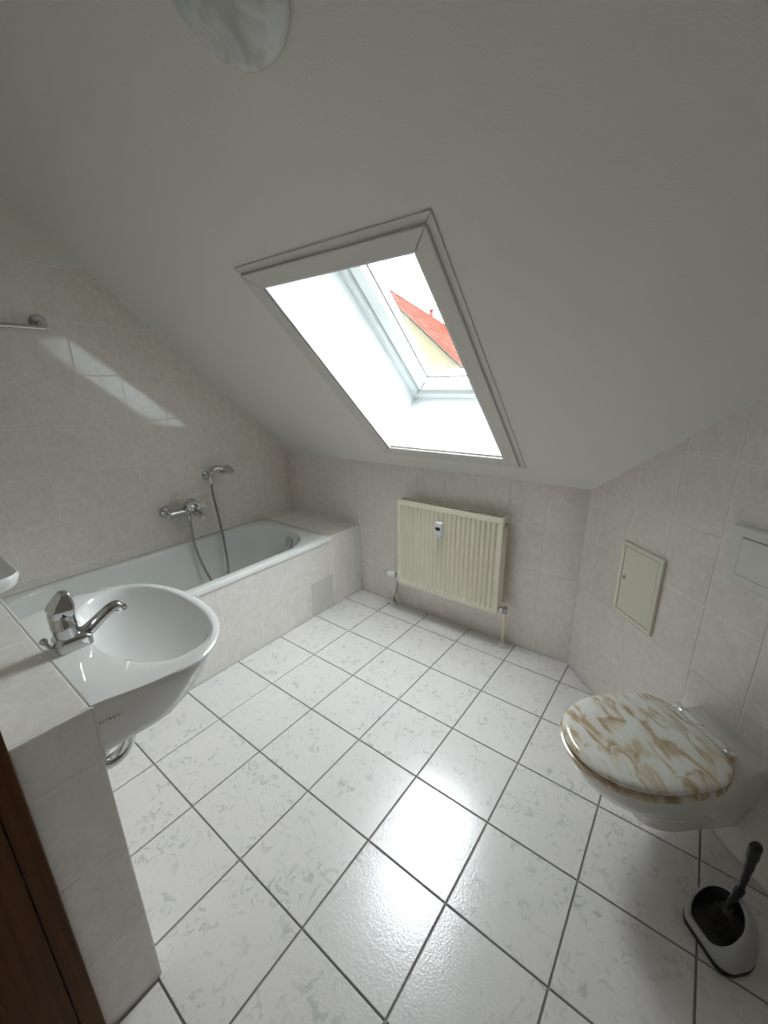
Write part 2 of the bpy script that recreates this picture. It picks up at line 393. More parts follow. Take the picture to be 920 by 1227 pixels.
tiles(hw, (0, HY, 0), (1, 0, 0), (0, 0, 1), (0, 1, 0), [(0, 0), (HX-.02, 0), (HX-.02, HZ-.02), (0, HZ-.02)], [HX-.664*k for k in range(9, -1, -1)], [0, .80, 1.63, 2.46, 3.2], JW, 'panel_tile')

# bath surround: tiled front, tiled shelf at the foot end, grey inspection tile
BZ = 1.72; BE = -.36
bs = struct(obj('wall_bath', MB().box(-.12, -TH0*.2, -5.93, BE, -.02, BZ-.12), 'wall_grout', angle=0))
bf = struct(obj('wall_bath_foot', MB().box(XL+.02, -TH0*.2, BE, YB, -.02, BZ-TH0*.2), 'wall_grout', angle=0))
pu = [-.39+.692*k for k in range(-9, 2)]; pv = [0, .815, 1.64, 2.5]
ins = pu.index(-.39)-1
tiles(bs, (0, 0, 0), (0, 1, 0), (0, 0, 1), (1, 0, 0), [(-5.95, 0), (BE, 0), (BE, 1.62), (-5.95, 1.62)], pu, pv, .013, 'panel_tile', skip=lambda i, j: i == ins and j == 0)
tiles(bf, (0, 0, 0), (0, 1, 0), (0, 0, 1), (1, 0, 0), [(BE, 0), (YB, 0), (YB, BZ), (BE, BZ)], [-.36, .31, .97], [0, 1.72], .013, 'panel_tile')
tiles(bf, (0, 0, BZ), (1, 0, 0), (0, 1, 0), (0, 0, 1), [(XL, BE), (-.012, BE), (-.012, YB), (XL, YB)], [-.02-.664*k for k in range(4, -1, -1)], [BE, .12, YB+.01], JW, 'panel_tile')
ip = MB().box(-.03, .0, pu[ins]+.006, pu[ins+1]-.006, .012, .805)
obj('inspection_tile', ip, 'grey_tile', bs, bevel=.006, label='plain grey inspection tile')

# silicone joints
tr = struct(obj('trim_1', MB().tube([(0.006, YB-.012, 0), (.006, YB-.012, BZ)], .012, 8), 'silicone'))
tr = struct(obj('trim_2', MB().tube([(XL+.02, HY+.008, HZ-.012), (HX-.05, HY+.008, HZ-.012)], .014, 8), 'silicone'))

tr = struct(obj('trim_3', MB().tube([(HX-.012, HY+.006, HZ-.44), (HX-.012, HY+.006, HZ-.01)], .013, 8), 'silicone'))
# door casing at the left edge
door = struct(link('door_1', None, None, (DX0, YF, 0)))
obj('jamb', MB().box(0, .05, -.115, .006, 0, DZ), 'wood', door, bevel=.006)
obj('jamb', MB().box(0, .045, -.60, -.122, 0, DZ), 'wood', door, bevel=.006)
obj('jamb', MB().box(DX1-DX0-.05, DX1-DX0, -.60, .006, 0, DZ), 'wood', door, bevel=.006)
obj('lintel', MB().box(0, DX1-DX0, -.60, .006, DZ-.05, DZ), 'wood', door, bevel=.006)

# ------------------------------------------------------------------ skylight (window_1)
win = struct(link('window_1', None, None, (0, YB, ZK), (-TH, 0, 0)))
# local axes: x right, y DOWN the slope, z outwards through the roof  ->  s = -y, h = -z
def wb_(x0, x1, s0, s1, z0, z1): return MB().box(x0, x1, -s1, -s0, z0, z1)
def frame4(name, m, x0, x1, s0, s1, w, z0, z1, bevel=.01, seg=2, label=None):
    parts = []
    for k, P in enumerate(([(x0, s0), (x1, s0), (x1-w, s0+w), (x0+w, s0+w)], [(x1, s0), (x1, s1), (x1-w, s1-w), (x1-w, s0+w)],
                           [(x1, s1), (x0, s1), (x0+w, s1-w), (x1-w, s1-w)], [(x0, s1), (x0, s0), (x0+w, s0+w), (x0+w, s1-w)])):
        c = shrink(P if parea(P) > 0 else P[::-1], .002)
        mb = MB().prism([(a, -b) for a, b in c], (0, 0, z1), (1, 0, 0), (0, 1, 0), (0, 0, 1), z1-z0)
        obj(name, mb, m, win, bevel=bevel, seg=seg)
x0, x1, s0, s1 = SK['x0'], SK['x1'], SK['s0'], SK['s1']
frame4('casing_flange', 'casing', 1.03, 4.01, .45, 4.70, .34, -.022, 0, .004)
frame4('casing_board', 'casing', 1.10, 3.93, .53, 4.61, .235, -.065, -.020, .010)
ZW = 1.24                                   # depth of the reveal
for nm, mb in (('lining', wb_(x0-.05, x0, s0, s1, -.001, ZW)), ('lining', wb_(x1, x1+.05, s0, s1, -.001, ZW)),
               ('lining', wb_(x0-.05, x1+.05, s0-.05, s0, -.001, ZW)), ('lining', wb_(x0-.05, x1+.05, s1, s1+.05, -.001, ZW))):
    obj(nm, mb, 'lining', win)
frame4('lining_bead', 'white_pvc', x0, x1, s0, s1, .028, -.066, -.01, .006)
frame4('window_frame', 'white_pvc', x0-.05, x1+.05, s0-.05, s1+.05, .16, ZW, ZW+.55, .012)
frame4('frame_stop', 'white_pvc', x0+.10, x1-.10, s0+.10, s1-.10, .14, ZW+.12, ZW+.5, .012)
frame4('sash', 'white_pvc', x0+.17, x1-.17, s0+.17, s1-.17, .24, ZW+.04, ZW+.36, .02, 3)
frame4('seal', 'seal', x0+.395, x1-.395, s0+.395, s1-.395, .035, ZW+.16, ZW+.19, 0)
obj('glass_pane', wb_(x0+.38, x1-.38, s0+.38, s1-.38, ZW+.20, ZW+.26), 'glass', win, angle=0)
obj('screw', MB().lathe([(.012, ZW-.004), (.012, ZW+.02)], 10, (x0+.075, -(s0+.22), 0)), 'seal', win)
pc = S((x0+x1)/2, (s0+s1)/2, -(ZW+.7))
area('skylight_portal', pc, (pi-TH+pi if False else -TH, 0, 0), x1-x0+.1, s1-s0+.1, 1, portal=True)

# ================================================================== THINGS
# ------------------------------------------------------------------ bathtub
tub = MB(); cx, cy = (XL+.012+.02)/2, (-5.94+BE-.004)/2; hx, hy = (.02-XL-.012)/2, (BE-.004+5.94)/2
ocx, ocy, ohx, ohy = -1.205, -3.27, 1.005, 2.60
K = 10
rings = [rrect(cx, cy, hx, hy, .03, BZ-.10, K), rrect(cx, cy, hx, hy, .03, BZ-.012, K), rrect(cx, cy, hx-.012, hy-.012, .03, BZ, K),
         rrect(ocx, ocy, ohx+.05, ohy+.05, .86, BZ, K), rrect(ocx, ocy, ohx+.015, ohy+.015, .85, BZ-.012, K), rrect(ocx, ocy, ohx, ohy, .84, BZ-.05, K),
         rrect(ocx, ocy, ohx-.04, ohy-.07, .80, BZ-.4, K), rrect(ocx, ocy, ohx-.10, ohy-.20, .72, BZ-.9, K), rrect(ocx, ocy, ohx-.17, ohy-.38, .62, BZ-1.2, K),
         rrect(ocx, ocy, ohx-.26, ohy-.55, .5, BZ-1.34, K), rrect(ocx, ocy, ohx-.45, ohy-.85, .35, BZ-1.38, K)]
tub.loft(rings, False, True)
bt = tag(obj('bathtub', tub, 'enamel', None, angle=50), 'white enamel bathtub set in tiles along the left wall under the slope', 'bathtub')
of = MB().lathe([(.02, -.01), (.13, -.005), (.135, .02), (.115, .05), (.06, .06), (.05, .075), (.0, .076)], 24, (-1.05, -.725, BZ-.27), (0, -1, .12))
ov = obj('overflow_knob', of, 'chrome', bt, label='round chrome overflow knob')
obj('drain', MB().lathe([(.09, 0), (.09, .012), (.06, .016), (0, .012)], 20, (ocx, -1.6, BZ-1.38)), 'chrome', bt, label='chrome drain plug')

# ------------------------------------------------------------------ bath mixer on the left wall
bm_ = thing('bath_mixer', 'chrome bath mixer tap with lever on the left wall above the tub', 'tap', (XL, -2.5, 2.46))
bm_.scale = (1.2, 1.2, 1.2)
body = MB().tube([(.22, -.27, 0), (.22, .27, 0)], .075, 16); obj('valve_body', body, 'chrome', bm_, bevel=.012)
for sy in (-1, 1):
    e = MB().lathe([(.105, 0.004), (.105, .015), (.085, .06), (.05, .08), (.05, .20)], 20, (0, sy*.24, 0), (1, 0, 0))
    obj('wall_rosette', e, 'chrome', bm_)
    c = MB().sphere((.22, sy*.285, 0), .085, 16, (1, .7, 1)); obj('end_cap', c, 'chrome', bm_)
hd = MB().lathe([(.10, 0), (.11, .05), (.11, .14), (.09, .19), (.04, .21)], 20, (.23, .08, .04), (.75, .1, .66)); ho = obj('lever_head', hd, 'chrome', bm_)
lv = MB().loft([[(.33, .02, .16), (.33, .16, .16), (.36, .15, .20), (.36, .03, .20)], [(.46, .10, .14), (.46, .22, .13), (.49, .21, .16), (.48, .11, .17)], [(.52, .20, .03), (.52, .29, .01), (.55, .28, .03), (.55, .21, .05)]])
obj('lever', lv, 'chrome', bm_, bevel=.012)
sp = MB().tube(smooth_path([(.24, .15, -.03), (.33, .17, -.06), (.44, .19, -.11), (.46, .19, -.15)], 4), [.055]*13, 14); obj('spout', sp, 'chrome', bm_)
obj('hose_outlet', MB().lathe([(.035, 0), (.035, .1), (.028, .12)], 14, (.24, .06, -.06), (0, 0, -1)), 'chrome', bm_)

# ------------------------------------------------------------------ hand shower, its hose, and the wall holder
hold = thing('shower_holder', 'small chrome wall bracket that holds the hand shower on the left wall', 'holder', (XL, -1.78, 3.07))
obj('rosette', MB().lathe([(.10, .003), (.10, .06), (.07, .08)], 18, (0, 0, 0), (1, 0, 0)), 'chrome', hold)
obj('cradle', MB().tube([(.06, 0, 0), (.15, 0.01, 0)], [.062, .06], 14), 'chrome', hold, bevel=.008)
hs_ = thing('hand_shower', 'chrome hand shower with metal hose hanging down into the tub', 'shower', (XL, -1.78, 3.07))
han = MB().tube(smooth_path([(.19, .005, -.17), (.19, .01, 0.0), (.20, .06, .12), (.22, .17, .16), (.24, .29, .12)], 6), [.045]*4+[.052]*6+[.06]*8+[.065]*6+[.07], 14)
obj('handle', han, 'chrome', hs_)
head = MB().lathe([(.055, .14), (.11, .09), (.155, .025), (.16, -.02), (.135, -.035), (.03, -.03)], 22, (.25, .38, .05), (-.25, .15, .95)); ho = obj('shower_head', head, 'chrome', hs_)
obj('spray_face', MB().lathe([(.13, -.034), (.125, -.043), (.02, -.043)], 22, (.25, .38, .05), (-.25, .15, .95)), 'grey', hs_)
y0 = -2.44+1.78
hp = smooth_path([(.288, -.648, 2.235-3.07), (.30, -.65, 2.0-3.07), (.33, y0+.02, 1.6-3.07), (.52, y0+.10, 1.0-3.07), (.62, y0+.26, .62-3.07), (.60, -.22, .60-3.07), (.50, -.05, .95-3.07),
                  (.36, .02, 1.55-3.07), (.26, .02, 2.2-3.07), (.20, .0, 2.65-3.07), (.19, .005, 2.9-3.07)], 8)
obj('hose', MB().tube(hp, .028, 10), 'hose', hs_, label='flexible grey metal shower hose')

# ------------------------------------------------------------------ chrome rail high on the left wall
rail = thing('wall_rail', 'chrome rail with round flange high on the left wall above the tub', 'rail', (XL, -4.20, 5.97))
obj('flange', MB().lathe([(.12, .003), (.12, .02), (.09, .06), (.03, .07)], 24, (0, 0, 0), (1, 0, 0)), 'chrome', rail)
obj('post', MB().tube([(.05, 0, -.01), (.12, .01, -.05), (.16, .02, -.08)], .04, 12), 'chrome', rail)
obj('bar', MB().tube([(.16, .06, -.09), (.16, -2.0, -.09)], .038, 14), 'chrome', rail, bevel=.008)
obj('flange', MB().lathe([(.12, .003), (.12, .02), (.09, .06), (.03, .07)], 24, (0, -1.9, 0), (1, 0, 0)), 'chrome', rail)
obj('post', MB().tube([(.05, -1.9, -.01), (.12, -1.9, -.05), (.16, -1.9, -.08)], .04, 12), 'chrome', rail)

# ------------------------------------------------------------------ wash basin
BX = 2.335
bas = thing('wash_basin', 'white ceramic wash basin with tapering body mounted on the tiled half wall', 'basin', (BX, HY-.010, 2.0))
half = [(.0, 1.265), (.35, 1.235), (.62, 1.15), (.82, 1.02), (.96, .86), (1.03, .70), (1.025, .52), (.985, .30), (.93, .12), (.905, .012)]
def outline(sx=1.0, sy=1.0, dy=0.0, k=4):
    P = smooth_path([(-a, b, 0) for a, b in half[::-1]]+[(a, b, 0) for a, b in half[1:]], k)
    return [(p.x*sx, dy+(p.y-.012)*sy+.012) for p in P]
def oring(z, sx=1, sy=1, zf=None):
    k = max(0.0, min(1.0, (z-.42)/.40)); lim = .905*sx           # the flanks lose their bulge towards the bottom
    O = [(math.copysign(min(abs(x), lim+max(0, abs(x)-lim)*k), x), y) for x, y in outline(sx, sy)]; n = len(O)
    back = [(O[-1][0]+(O[0][0]-O[-1][0])*t/8, .012) for t in range(1, 8)]
    return [(x, y, z) for x, y in O+back]
def bring(z, hx, y0, y1, e=2.3):
    n = len(oring(0)); nf = len(outline()); cyb = (y0+y1)/2; out = []
    for i in range(n):                       # match the parameterisation of the outline
        a = pi-(pi*1.28)*(i/(nf-1))+.14*pi if i < nf else None
        if a is None: a = -.14*pi-(.72*pi)*((i-nf+1)/(n-nf+1))
        c, s_ = math.cos(a), math.sin(a)
        out.append((hx*math.copysign(abs(c)**(2/e), c), cyb+(y1-y0)/2*math.copysign(abs(s_)**(2/e), s_), z))
    return out
zt = .885
R = [oring(-.08, .34, .12), oring(-.05, .36, .16), oring(.10, .42, .20), oring(.24, .56, .26), oring(.34, .72, .34), oring(.42, .93, .45), oring(.47, .99, .54), oring(.54, 1.0, .67), oring(.64, 1.0, .81), oring(.76, 1.0, .92), oring(.84, 1.0, .985), oring(.872, 1.0, 1.0), oring(zt, .988, .99)]
R += [bring(zt, .875, .285, 1.185), bring(zt-.008, .855, .30, 1.17), bring(zt-.04, .835, .31, 1.145), bring(zt-.13, .79, .33, 1.05), bring(zt-.24, .66, .34, .89), bring(zt-.33, .46, .36, .70), bring(zt-.37, .24, .40, .58), bring(zt-.38, .08, .45, .53)]
bb = MB().loft(R, True, True)
basin_body = obj('basin_body', bb, 'ceramic', bas, angle=48)
obj('waste', MB().lathe([(.075, 0), (.085, .01), (.06, .016), (0, .014)], 20, (0, .49, zt-.385)), 'chrome', bas)
trap = MB().tube(smooth_path([(0, .40, .10), (0, .42, -.12), (0, .40, -.30), (0, .30, -.39), (0, .18, -.38), (0, .10, -.27), (0, .06, -.16), (0, -.0, -.12)], 6), .062, 16)
obj('siphon', trap, 'chrome', bas, label='curved chrome drain trap under the basin')
# printed maker's name on the right flank
def flank(y, z):            # point on the right flank of the body
    zs = [-.08, .42, .47, .54, .76, .85]; kx = [.34, .93, .99, 1.0, 1.0, 1.0]
    for a in range(len(zs)-1):
        if zs[a] <= z <= zs[a+1]: t = (z-zs[a])/(zs[a+1]-zs[a]); return kx[a]+t*(kx[a+1]-kx[a])
def text(body, size, name, m, parent, origin, xdir, ydir, extr=.002):
    cu = bpy.data.curves.new('print', 'FONT'); cu.body = body; cu.size = size*T; cu.extrude = extr*T; cu.space_character = 2.0
    to = bpy.data.objects.new('print', cu); COL.objects.link(to); bpy.context.view_layer.update()
    me = bpy.data.meshes.new_from_object(to.evaluated_get(bpy.context.evaluated_depsgraph_get())); bpy.data.objects.remove(to)
    me.materials.clear(); me.materials.append(MT[m])
    x, y = Vector(xdir).normalized(), Vector(ydir); z = x.cross(y).normalized(); y = z.cross(x)
    o = bpy.data.objects.new(name, me); COL.objects.link(o); o.parent = parent
    mm = Matrix((x, y, z)).transposed().to_4x4(); mm.translation = Vector(origin)*T; o.matrix_local = mm
    return o
fx = lambda y, z: .905*flank(y, z)+(y-.012)*.125/.5*max(0, min(1, (z-.42)/.40))
text('ELYROMI', .020, 'maker_print', 'ink', bas, (fx(.035, .72)+.006, .03, .725), (fx(.36, .72)-fx(.06, .72), .30, 0), (fx(.1, .80)-fx(.1, .66), 0, .14))

# basin faucet: stands on the basin
fa = thing('basin_faucet', 'chrome single-lever faucet standing on the white wash basin', 'faucet', (BX-.02, -5.80, HZ))
def rr(cx, cy, hx, hy, r, z): return rrect(cx, cy, hx, hy, r, z, 5)
fb = MB().loft([rr(0, .03, .106, .13, .05, .0), rr(0, .03, .106, .13, .05, .085), rr(0, .02, .10, .11, .05, .105), rr(0, .005, .09, .09, .085, .115), rr(0, 0, .09, .09, .085, .20)])
obj('body', fb, 'chrome', fa)
ck = MB().lathe([(.088, .202), (.094, .205), (.094, .215), (.09, .225), (.092, .30), (.088, .33), (.06, .355), (.02, .36)], 24); obj('cartridge', ck, 'chrome', fa)
sp = MB().tube(smooth_path([(0, .05, .055), (0, .14, .08), (0, .26, .155), (0, .37, .215), (0, .41, .205), (0, .425, .175)], 5), [.085, .083, .08, .077, .074, .07, .068, .066, .064, .062, .06, .06, .058, .058, .056, .055, .055, .055, .054, .052, .05, .05, .05, .05, .05, .05], 16, flat=.75); obj('spout', sp, 'chrome', fa)
obj('aerator', MB().lathe([(.05, .0), (.05, .02), (.04, .025)], 16, (0, .425, .175), (0, .3, -1)), 'chrome', fa)
lv = MB().loft([[(-.083, -.075, .29), (.083, -.075, .29), (.083, .075, .29), (-.083, .075, .29)], [(-.092, -.08, .36), (.092, -.08, .36), (.09, .085, .35), (-.09, .085, .35)],
                [(-.088, -.055, .40), (.088, -.055, .40), (.082, .095, .385), (-.082, .095, .385)], [(-.055, .03, .50), (.055, .03, .50), (.05, .085, .49), (-.05, .085, .49)]])
obj('lever', lv, 'chrome', fa, bevel=.02, seg=3)
obj('indicator_dot', MB().lathe([(.009, 0), (.009, .006)], 10, (.094, .0, .325), (1, 0, 0)), 'dark', fa)
pr = MB().tube([(-.0, -.09, .03), (-.0, -.125, .07), (-.0, -.145, .115)], .014, 8); po = obj('pop_up_rod', pr, 'chrome', fa)
obj('rod_knob', MB().lathe([(.014, 0), (.026, .02), (.03, .04), (.02, .055)], 12, (0, -.14, .10), (0, -.35, 1)), 'chrome', po)

# ------------------------------------------------------------------ soap tray at the left edge
st = thing('soap_tray', 'white ceramic tray with raised rim at the left end of the tiled ledge', 'tray', (.10, -6.045, HZ))
tx, ty = .70, .325
rings = [rr(0, -.06, tx-.20, .24, .10, .0), rr(0, -.03, tx-.16, .27, .10, .02), rr(0, 0, tx-.05, ty-.04, .12, .09), rr(0, 0, tx, ty, .20, .17), rr(0, 0, tx, ty, .20, .20), rr(0, 0, tx-.015, ty-.015, .19, .215),
         rr(0, 0, tx-.04, ty-.04, .17, .205), rr(0, 0, tx-.07, ty-.07, .15, .15), rr(0, 0, tx-.12, ty-.12, .11, .135)]
obj('tray_body', MB().loft(rings), 'ceramic', st, angle=50)

# ------------------------------------------------------------------ radiator
RX0, RX1, RZ0, RZ1, RY, RYB = 1.42, 3.70, .765, 2.655, .20, .46
rad = thing('radiator', 'cream ribbed panel radiator on the back wall under the skylight', 'radiator', (RX0, RY, 0))
W = RX1-RX0
prof = []; nr = 22; pw = (W-.10)/nr
mb = MB(); xs = [.0, .05]; dep = [0, 0]
for i in range(nr):
    a = .05+i*pw; xs += [a+pw*.12, a+pw*.30, a+pw*.62, a+pw*.80]; dep += [0, .035, .035, 0]
xs += [W-.05, W]; dep += [0, 0]
z0, z1 = RZ0, RZ1; zr = [(z0, 0), (z0+.07, 0), (z0+.12, 1), (z1-.13, 1), (z1-.08, 0), (z1, 0)]
vs = [(x, d*k, z) for z, k in zr for x, d in zip(xs, dep)]; n = len(xs)
fs = [(a*n+i, a*n+i+1, (a+1)*n+i+1, (a+1)*n+i) for a in range(len(zr)-1) for i in range(n-1)]
mb.add(vs, fs); mb.box(0, W, .037, .07, z0, z1); mb.add([(0, 0, z0), (0, 0, z1), (0, .05, z1), (0, .05, z0)], [(0, 1, 2, 3)]); mb.add([(W, 0, z0), (W, 0, z1), (W, .05, z1), (W, .05, z0)], [(0, 1, 2, 3)])
mb.add([(0, 0, z1), (W, 0, z1), (W, .05, z1), (0, .05, z1)], [(0, 1, 2, 3)]); mb.add([(0, 0, z0), (W, 0, z0), (W, .05, z0), (0, .05, z0)], [(0, 1, 2, 3)])
obj('front_panel', mb, 'radiator', rad, angle=25)
obj('rear_panel', MB().box(0.02, W-.02, .20, .24, z0, z1-.02), 'radiator', rad, bevel=.008)
fin = MB()
for i in range(30):
    x = .06+(W-.12)*i/29; fin.box(x-.004, x+.004, .075, .195, z0+.1, z1-.06)
fin = obj('convector_fins', fin, 'grille', rad, angle=0); fin['kind'] = 'stuff'
for xx in (0, W-.02):
    sg = MB().box(xx-.012 if xx == 0 else xx, xx+.02 if xx == 0 else xx+.032, -.004, .25, z0+.02, z1+.018); obj('side_cover', sg, 'radiator', rad, bevel=.008)
gr = obj('top_grille', MB().box(.02, W-.02, .008, .022, z1, z1+.02).box(.02, W-.02, .228, .242, z1, z1+.02), 'radiator', rad, angle=0)
nb = 46
bar0 = None
for i in range(nb):
    x = .04+(W-.08)*i/(nb-1)
    if bar0 is None: bar0 = mesh_of('grille_bar', MB().box(-.007, .007, .02, .23, z1+.002, z1+.015), 'grille', 0)
    link('grille_bar', bar0, gr, (x, 0, 0))
for xx in (.35, W-.35): obj('wall_bracket', MB().box(xx-.04, xx+.04, .24, .398, z0+.3, z1-.3), 'radiator', rad)
obj('vent_plug', MB().lathe([(.045, 0), (.045, .03), (.03, .035)], 12, (W+.01, .13, z1-.13), (1, 0, 0)), 'grille', rad)
hm = MB().loft([rrect(0, 0, .085, .165, .03, 0, 4), rrect(0, 0, .085, .165, .03, .06, 4), rrect(0, 0, .07, .15, .03, .085, 4)])
hx_, hz_ = 2.44-RX0, 2.215
hmo = link('heat_meter', mesh_of('heat_meter', hm, 'plastic'), rad, (hx_, 0.0, hz_), (pi/2, 0, 0)); hmo['label'] = 'white heat meter clipped to the radiator front'
dsp = MB(); dsp.loft([[(.058*math.cos(t)*1.0, .045+.05*math.sin(t)*(1 if math.sin(t) < 0 else .55), z) for t in [2*pi*q/16 for q in range(16)]] for z in (.084, .089)])
obj('display_window', dsp, 'dark', hmo, label='dark display window')
text('00001', .04, 'meter_print', 'grey', hmo, (-.05, -.12, .0855), (1, 0, 0), (0, 1, 0))
# valves and pipes
vz = .88
obj('valve', MB().tube([(.0, .12, vz), (-.13, .12, vz)], .042, 12).tube([(-.10, .12, vz+.03), (-.10, .12, vz-.14)], .034, 12), 'chrome', rad)
tk = MB().lathe([(.055, 0), (.075, .02), (.078, .14), (.07, .19), (.05, .21), (.02, .215)], 20, (-.13, .11, vz), (-.93, -.22, -.12)); obj('thermostat_knob', tk, 'plastic', rad, label='white thermostat knob')
obj('pipe', MB().tube(smooth_path([(-.10, .12, vz-.14), (-.11, .13, .60), (-.16, .17, .42), (-.24, .23, .25), (-.31, .29, .12), (-.335, .31, .0)], 6), .027, 10), 'hose', rad)
obj('pipe', MB().tube(smooth_path([(-.15, .165, .45), (-.20, .20, .28), (-.18, .27, .10), (-.14, .33, .0)], 6), .022, 10), 'radiator', rad)
obj('pipe_collar', MB().lathe([(.10, .001), (.10, .02), (.075, .05), (.03, .06)], 18, (-.335, .31, 0)), 'plastic', rad)
obj('valve', MB().tube([(W-.0, .12, vz-.03), (W+.16, .12, vz-.03)], .04, 12).lathe([(.055, -.07), (.055, .05)], 6, (W+.12, .12, vz-.03)), 'hose', rad)
obj('valve_union', MB().lathe([(.058, .0), (.058, .05)], 6, (W+.04, .12, vz-.03), (1, 0, 0)), 'chrome', rad)
obj('pipe', MB().tube(smooth_path([(W+.12, .12, vz-.09), (W+.115, .14, .5), (W+.10, .19, .2), (W+.09, .22, 0)], 6), .026, 10), 'radiator', rad)
obj('pipe_collar', MB().lathe([(.10, .001), (.10, .02), (.075, .05), (.03, .06)], 18, (W+.09, .22, 0)), 'plastic', rad)

# ------------------------------------------------------------------ things on the diagonal wall: local x = -u, y = out of the wall
RZD = (0, 0, 3*pi/4)
def DP(u, n, z): return D0+DU*u+DN*n+Vector((0, 0, z))
ap = thing('access_panel', 'cream metal access panel with round lock on the diagonal tiled wall', 'panel', DP(1.31, 0, 2.245), RZD)
hw_, hh_ = .375, .55
for P in ((-hw_, hw_, hh_-.06, hh_), (-hw_, hw_, -hh_, -hh_+.06), (-hw_, -hw_+.06, -hh_+.06, hh_-.06), (hw_-.06, hw_, -hh_+.06, hh_-.06)):
    obj('frame', MB().box(P[0], P[1], .002, .045, P[2], P[3]), 'cream', ap, bevel=.006)
pd = obj('panel_door', MB().box(-hw_+.068, hw_-.068, .002, .040, -hh_+.068, hh_-.068), 'cream', ap, bevel=.006)
obj('lock', MB().lathe([(.03, .038), (.03, .045), (.018, .048)], 16, (.245, 0, .03), (0, 1, 0)), 'grille', pd, label='round lock')
obj('keyhole', MB().box(.240, .250, .045, .050, .015, .045), 'dark', pd)

fp = thing('flush_plate', 'pale grey rectangular flush plate with one large button above the toilet', 'flush plate', DP(2.91, 0, 3.245), RZD)
def rp(hx, hz, r, y): return [(a, y, b) for a, b, _ in rrect(0, 0, hx, hz, r, 0, 4)]
obj('surround', MB().loft([rp(.475, .315, .03, .002), rp(.475, .315, .03, .03), rp(.455, .295, .03, .055), rp(.345, .205, .015, .055), rp(.345, .205, .015, .02)], True, True), 'plate', fp)
obj('button', MB().loft([rp(.335, .195, .012, .021), rp(.335, .195, .012, .062), rp(.325, .185, .012, .07)]), 'plate', fp, label='large flush button')

# toilet
wc = thing('toilet', 'white wall-hung toilet with brown and white marbled lid on the diagonal wall', 'toilet', DP(2.95, 0, 0), RZD)
def wring(z, W, f, wb, nb=0.003, nc=1.02, k=40, e=2.15):
    out = []
    m = min(nc, f*.56)
    for i in range(k+1):                      # front half: super-ellipse
        a = pi*i/k; c, s_ = math.cos(a), math.sin(a)
        out.append((W*math.copysign(abs(c)**(2/e), c), m+(f-m)*abs(s_)**(2/e), z))
    q = 10                                    # sides back to the wall
    side = []
    for i in range(1, q+1):
        t = i/q; w = W+(wb-W)*(t*t*(3-2*t)); side.append((w, m+(nb-m)*t))
    out += [(-w, y, z) for w, y in side]+[(wb*(1-2*t/6), nb, z) for t in range(1, 6)]+[(w, y, z) for w, y in side[::-1]]
    return out
R = [wring(.33, .21, .95, .24), wring(.345, .245, 1.0, .27), wring(.48, .28, 1.06, .30), wring(.63, .335, 1.20, .33), wring(.78, .42, 1.42, .37), wring(.95, .51, 1.62, .40), wring(1.10, .565, 1.76, .42), wring(1.22, .595, 1.84, .425),
     wring(1.285, .595, 1.85, .425), wring(1.31, .59, 1.845, .42), wring(1.32, .57, 1.82, .405)]
obj('bowl', MB().loft(R), 'toilet', wc, angle=50)
def lring(z, W, f, b, k=44, e=2.12, dx=0):
    m = b+(f-b)*.45; out = []
    for i in range(2*k):
        a = 2*pi*i/(2*k); c, s_ = math.cos(a), math.sin(a); ee = e if s_ > 0 else 3.3
        out.append((W*math.copysign(abs(c)**(2/ee), c), m+((f-m) if s_ > 0 else (m-b))*math.copysign(abs(s_)**(2/ee), s_), z))
    return out
obj('seat', MB().loft([lring(1.332, .595, 1.86, .47), lring(1.345, .628, 1.905, .455), lring(1.385, .632, 1.912, .45), lring(1.400, .61, 1.88, .46)]), 'seat_ring', wc, angle=50)
obj('lid', MB().loft([lring(1.416, .61, 1.875, .455), lring(1.43, .625, 1.892, .44), lring(1.452, .625, 1.892, .44), lring(1.472, .605, 1.87, .455), lring(1.487, .555, 1.81, .50), lring(1.494, .42, 1.65, .62), lring(1.498, .2, 1.4, .87)]), 'seat', wc, angle=60)
obj('hinge_bar', MB().tube([(-.36, .40, 1.43), (.36, .40, 1.43)], .05, 14), 'seat', wc, bevel=.01)
for hx_ in (-.29, .26):
    obj('hinge', MB().lathe([(.056, -.02), (.056, .02)], 16, (hx_, .40, 1.43), (1, 0, 0)).lathe([(.05, 0), (.05, .02), (.03, .03), (.03, .07)], 14, (hx_, .36, 1.321)), 'chrome', wc, label='chrome hinge')

# toilet brush set
tb = thing('toilet_brush_set', 'grey toilet brush holder on black base with black handled brush on the floor', 'toilet brush', DP(3.90, .81, 0), RZD)
def dring(z, hx, y0, y1, tilt=0, r=.12, n=8):       # D footprint: straight front edge (+y), round back
    out = []
    for i in range(n*2+1):                          # round back half
        a = pi+pi*i/(n*2); out.append((hx*math.cos(a), y0+(y1-y0)*.5*(1+math.sin(a)), z))
    for i in range(n+1):
        a = pi/2*i/n; out.append((hx-r*(1-math.cos(a)), y1-r*(1-math.sin(a)), z))
    for i in range(n+1):
        a = pi/2+pi/2*i/n; out.append((-hx+r*(1+math.cos(a)), y1-r*(1-math.sin(a)), z))
    if tilt: out = [(x, y, z+tilt*(y1-y)/(y1-y0)) for x, y, z in out]
    return out
obj('base', MB().loft([dring(0, .25, -.24, .205), dring(.05, .255, -.245, .21), dring(.055, .245, -.23, .20)]), 'dark', tb)
def off(P, dx, dy=0): return [(x+dx, y+dy, z) for x, y, z in P]
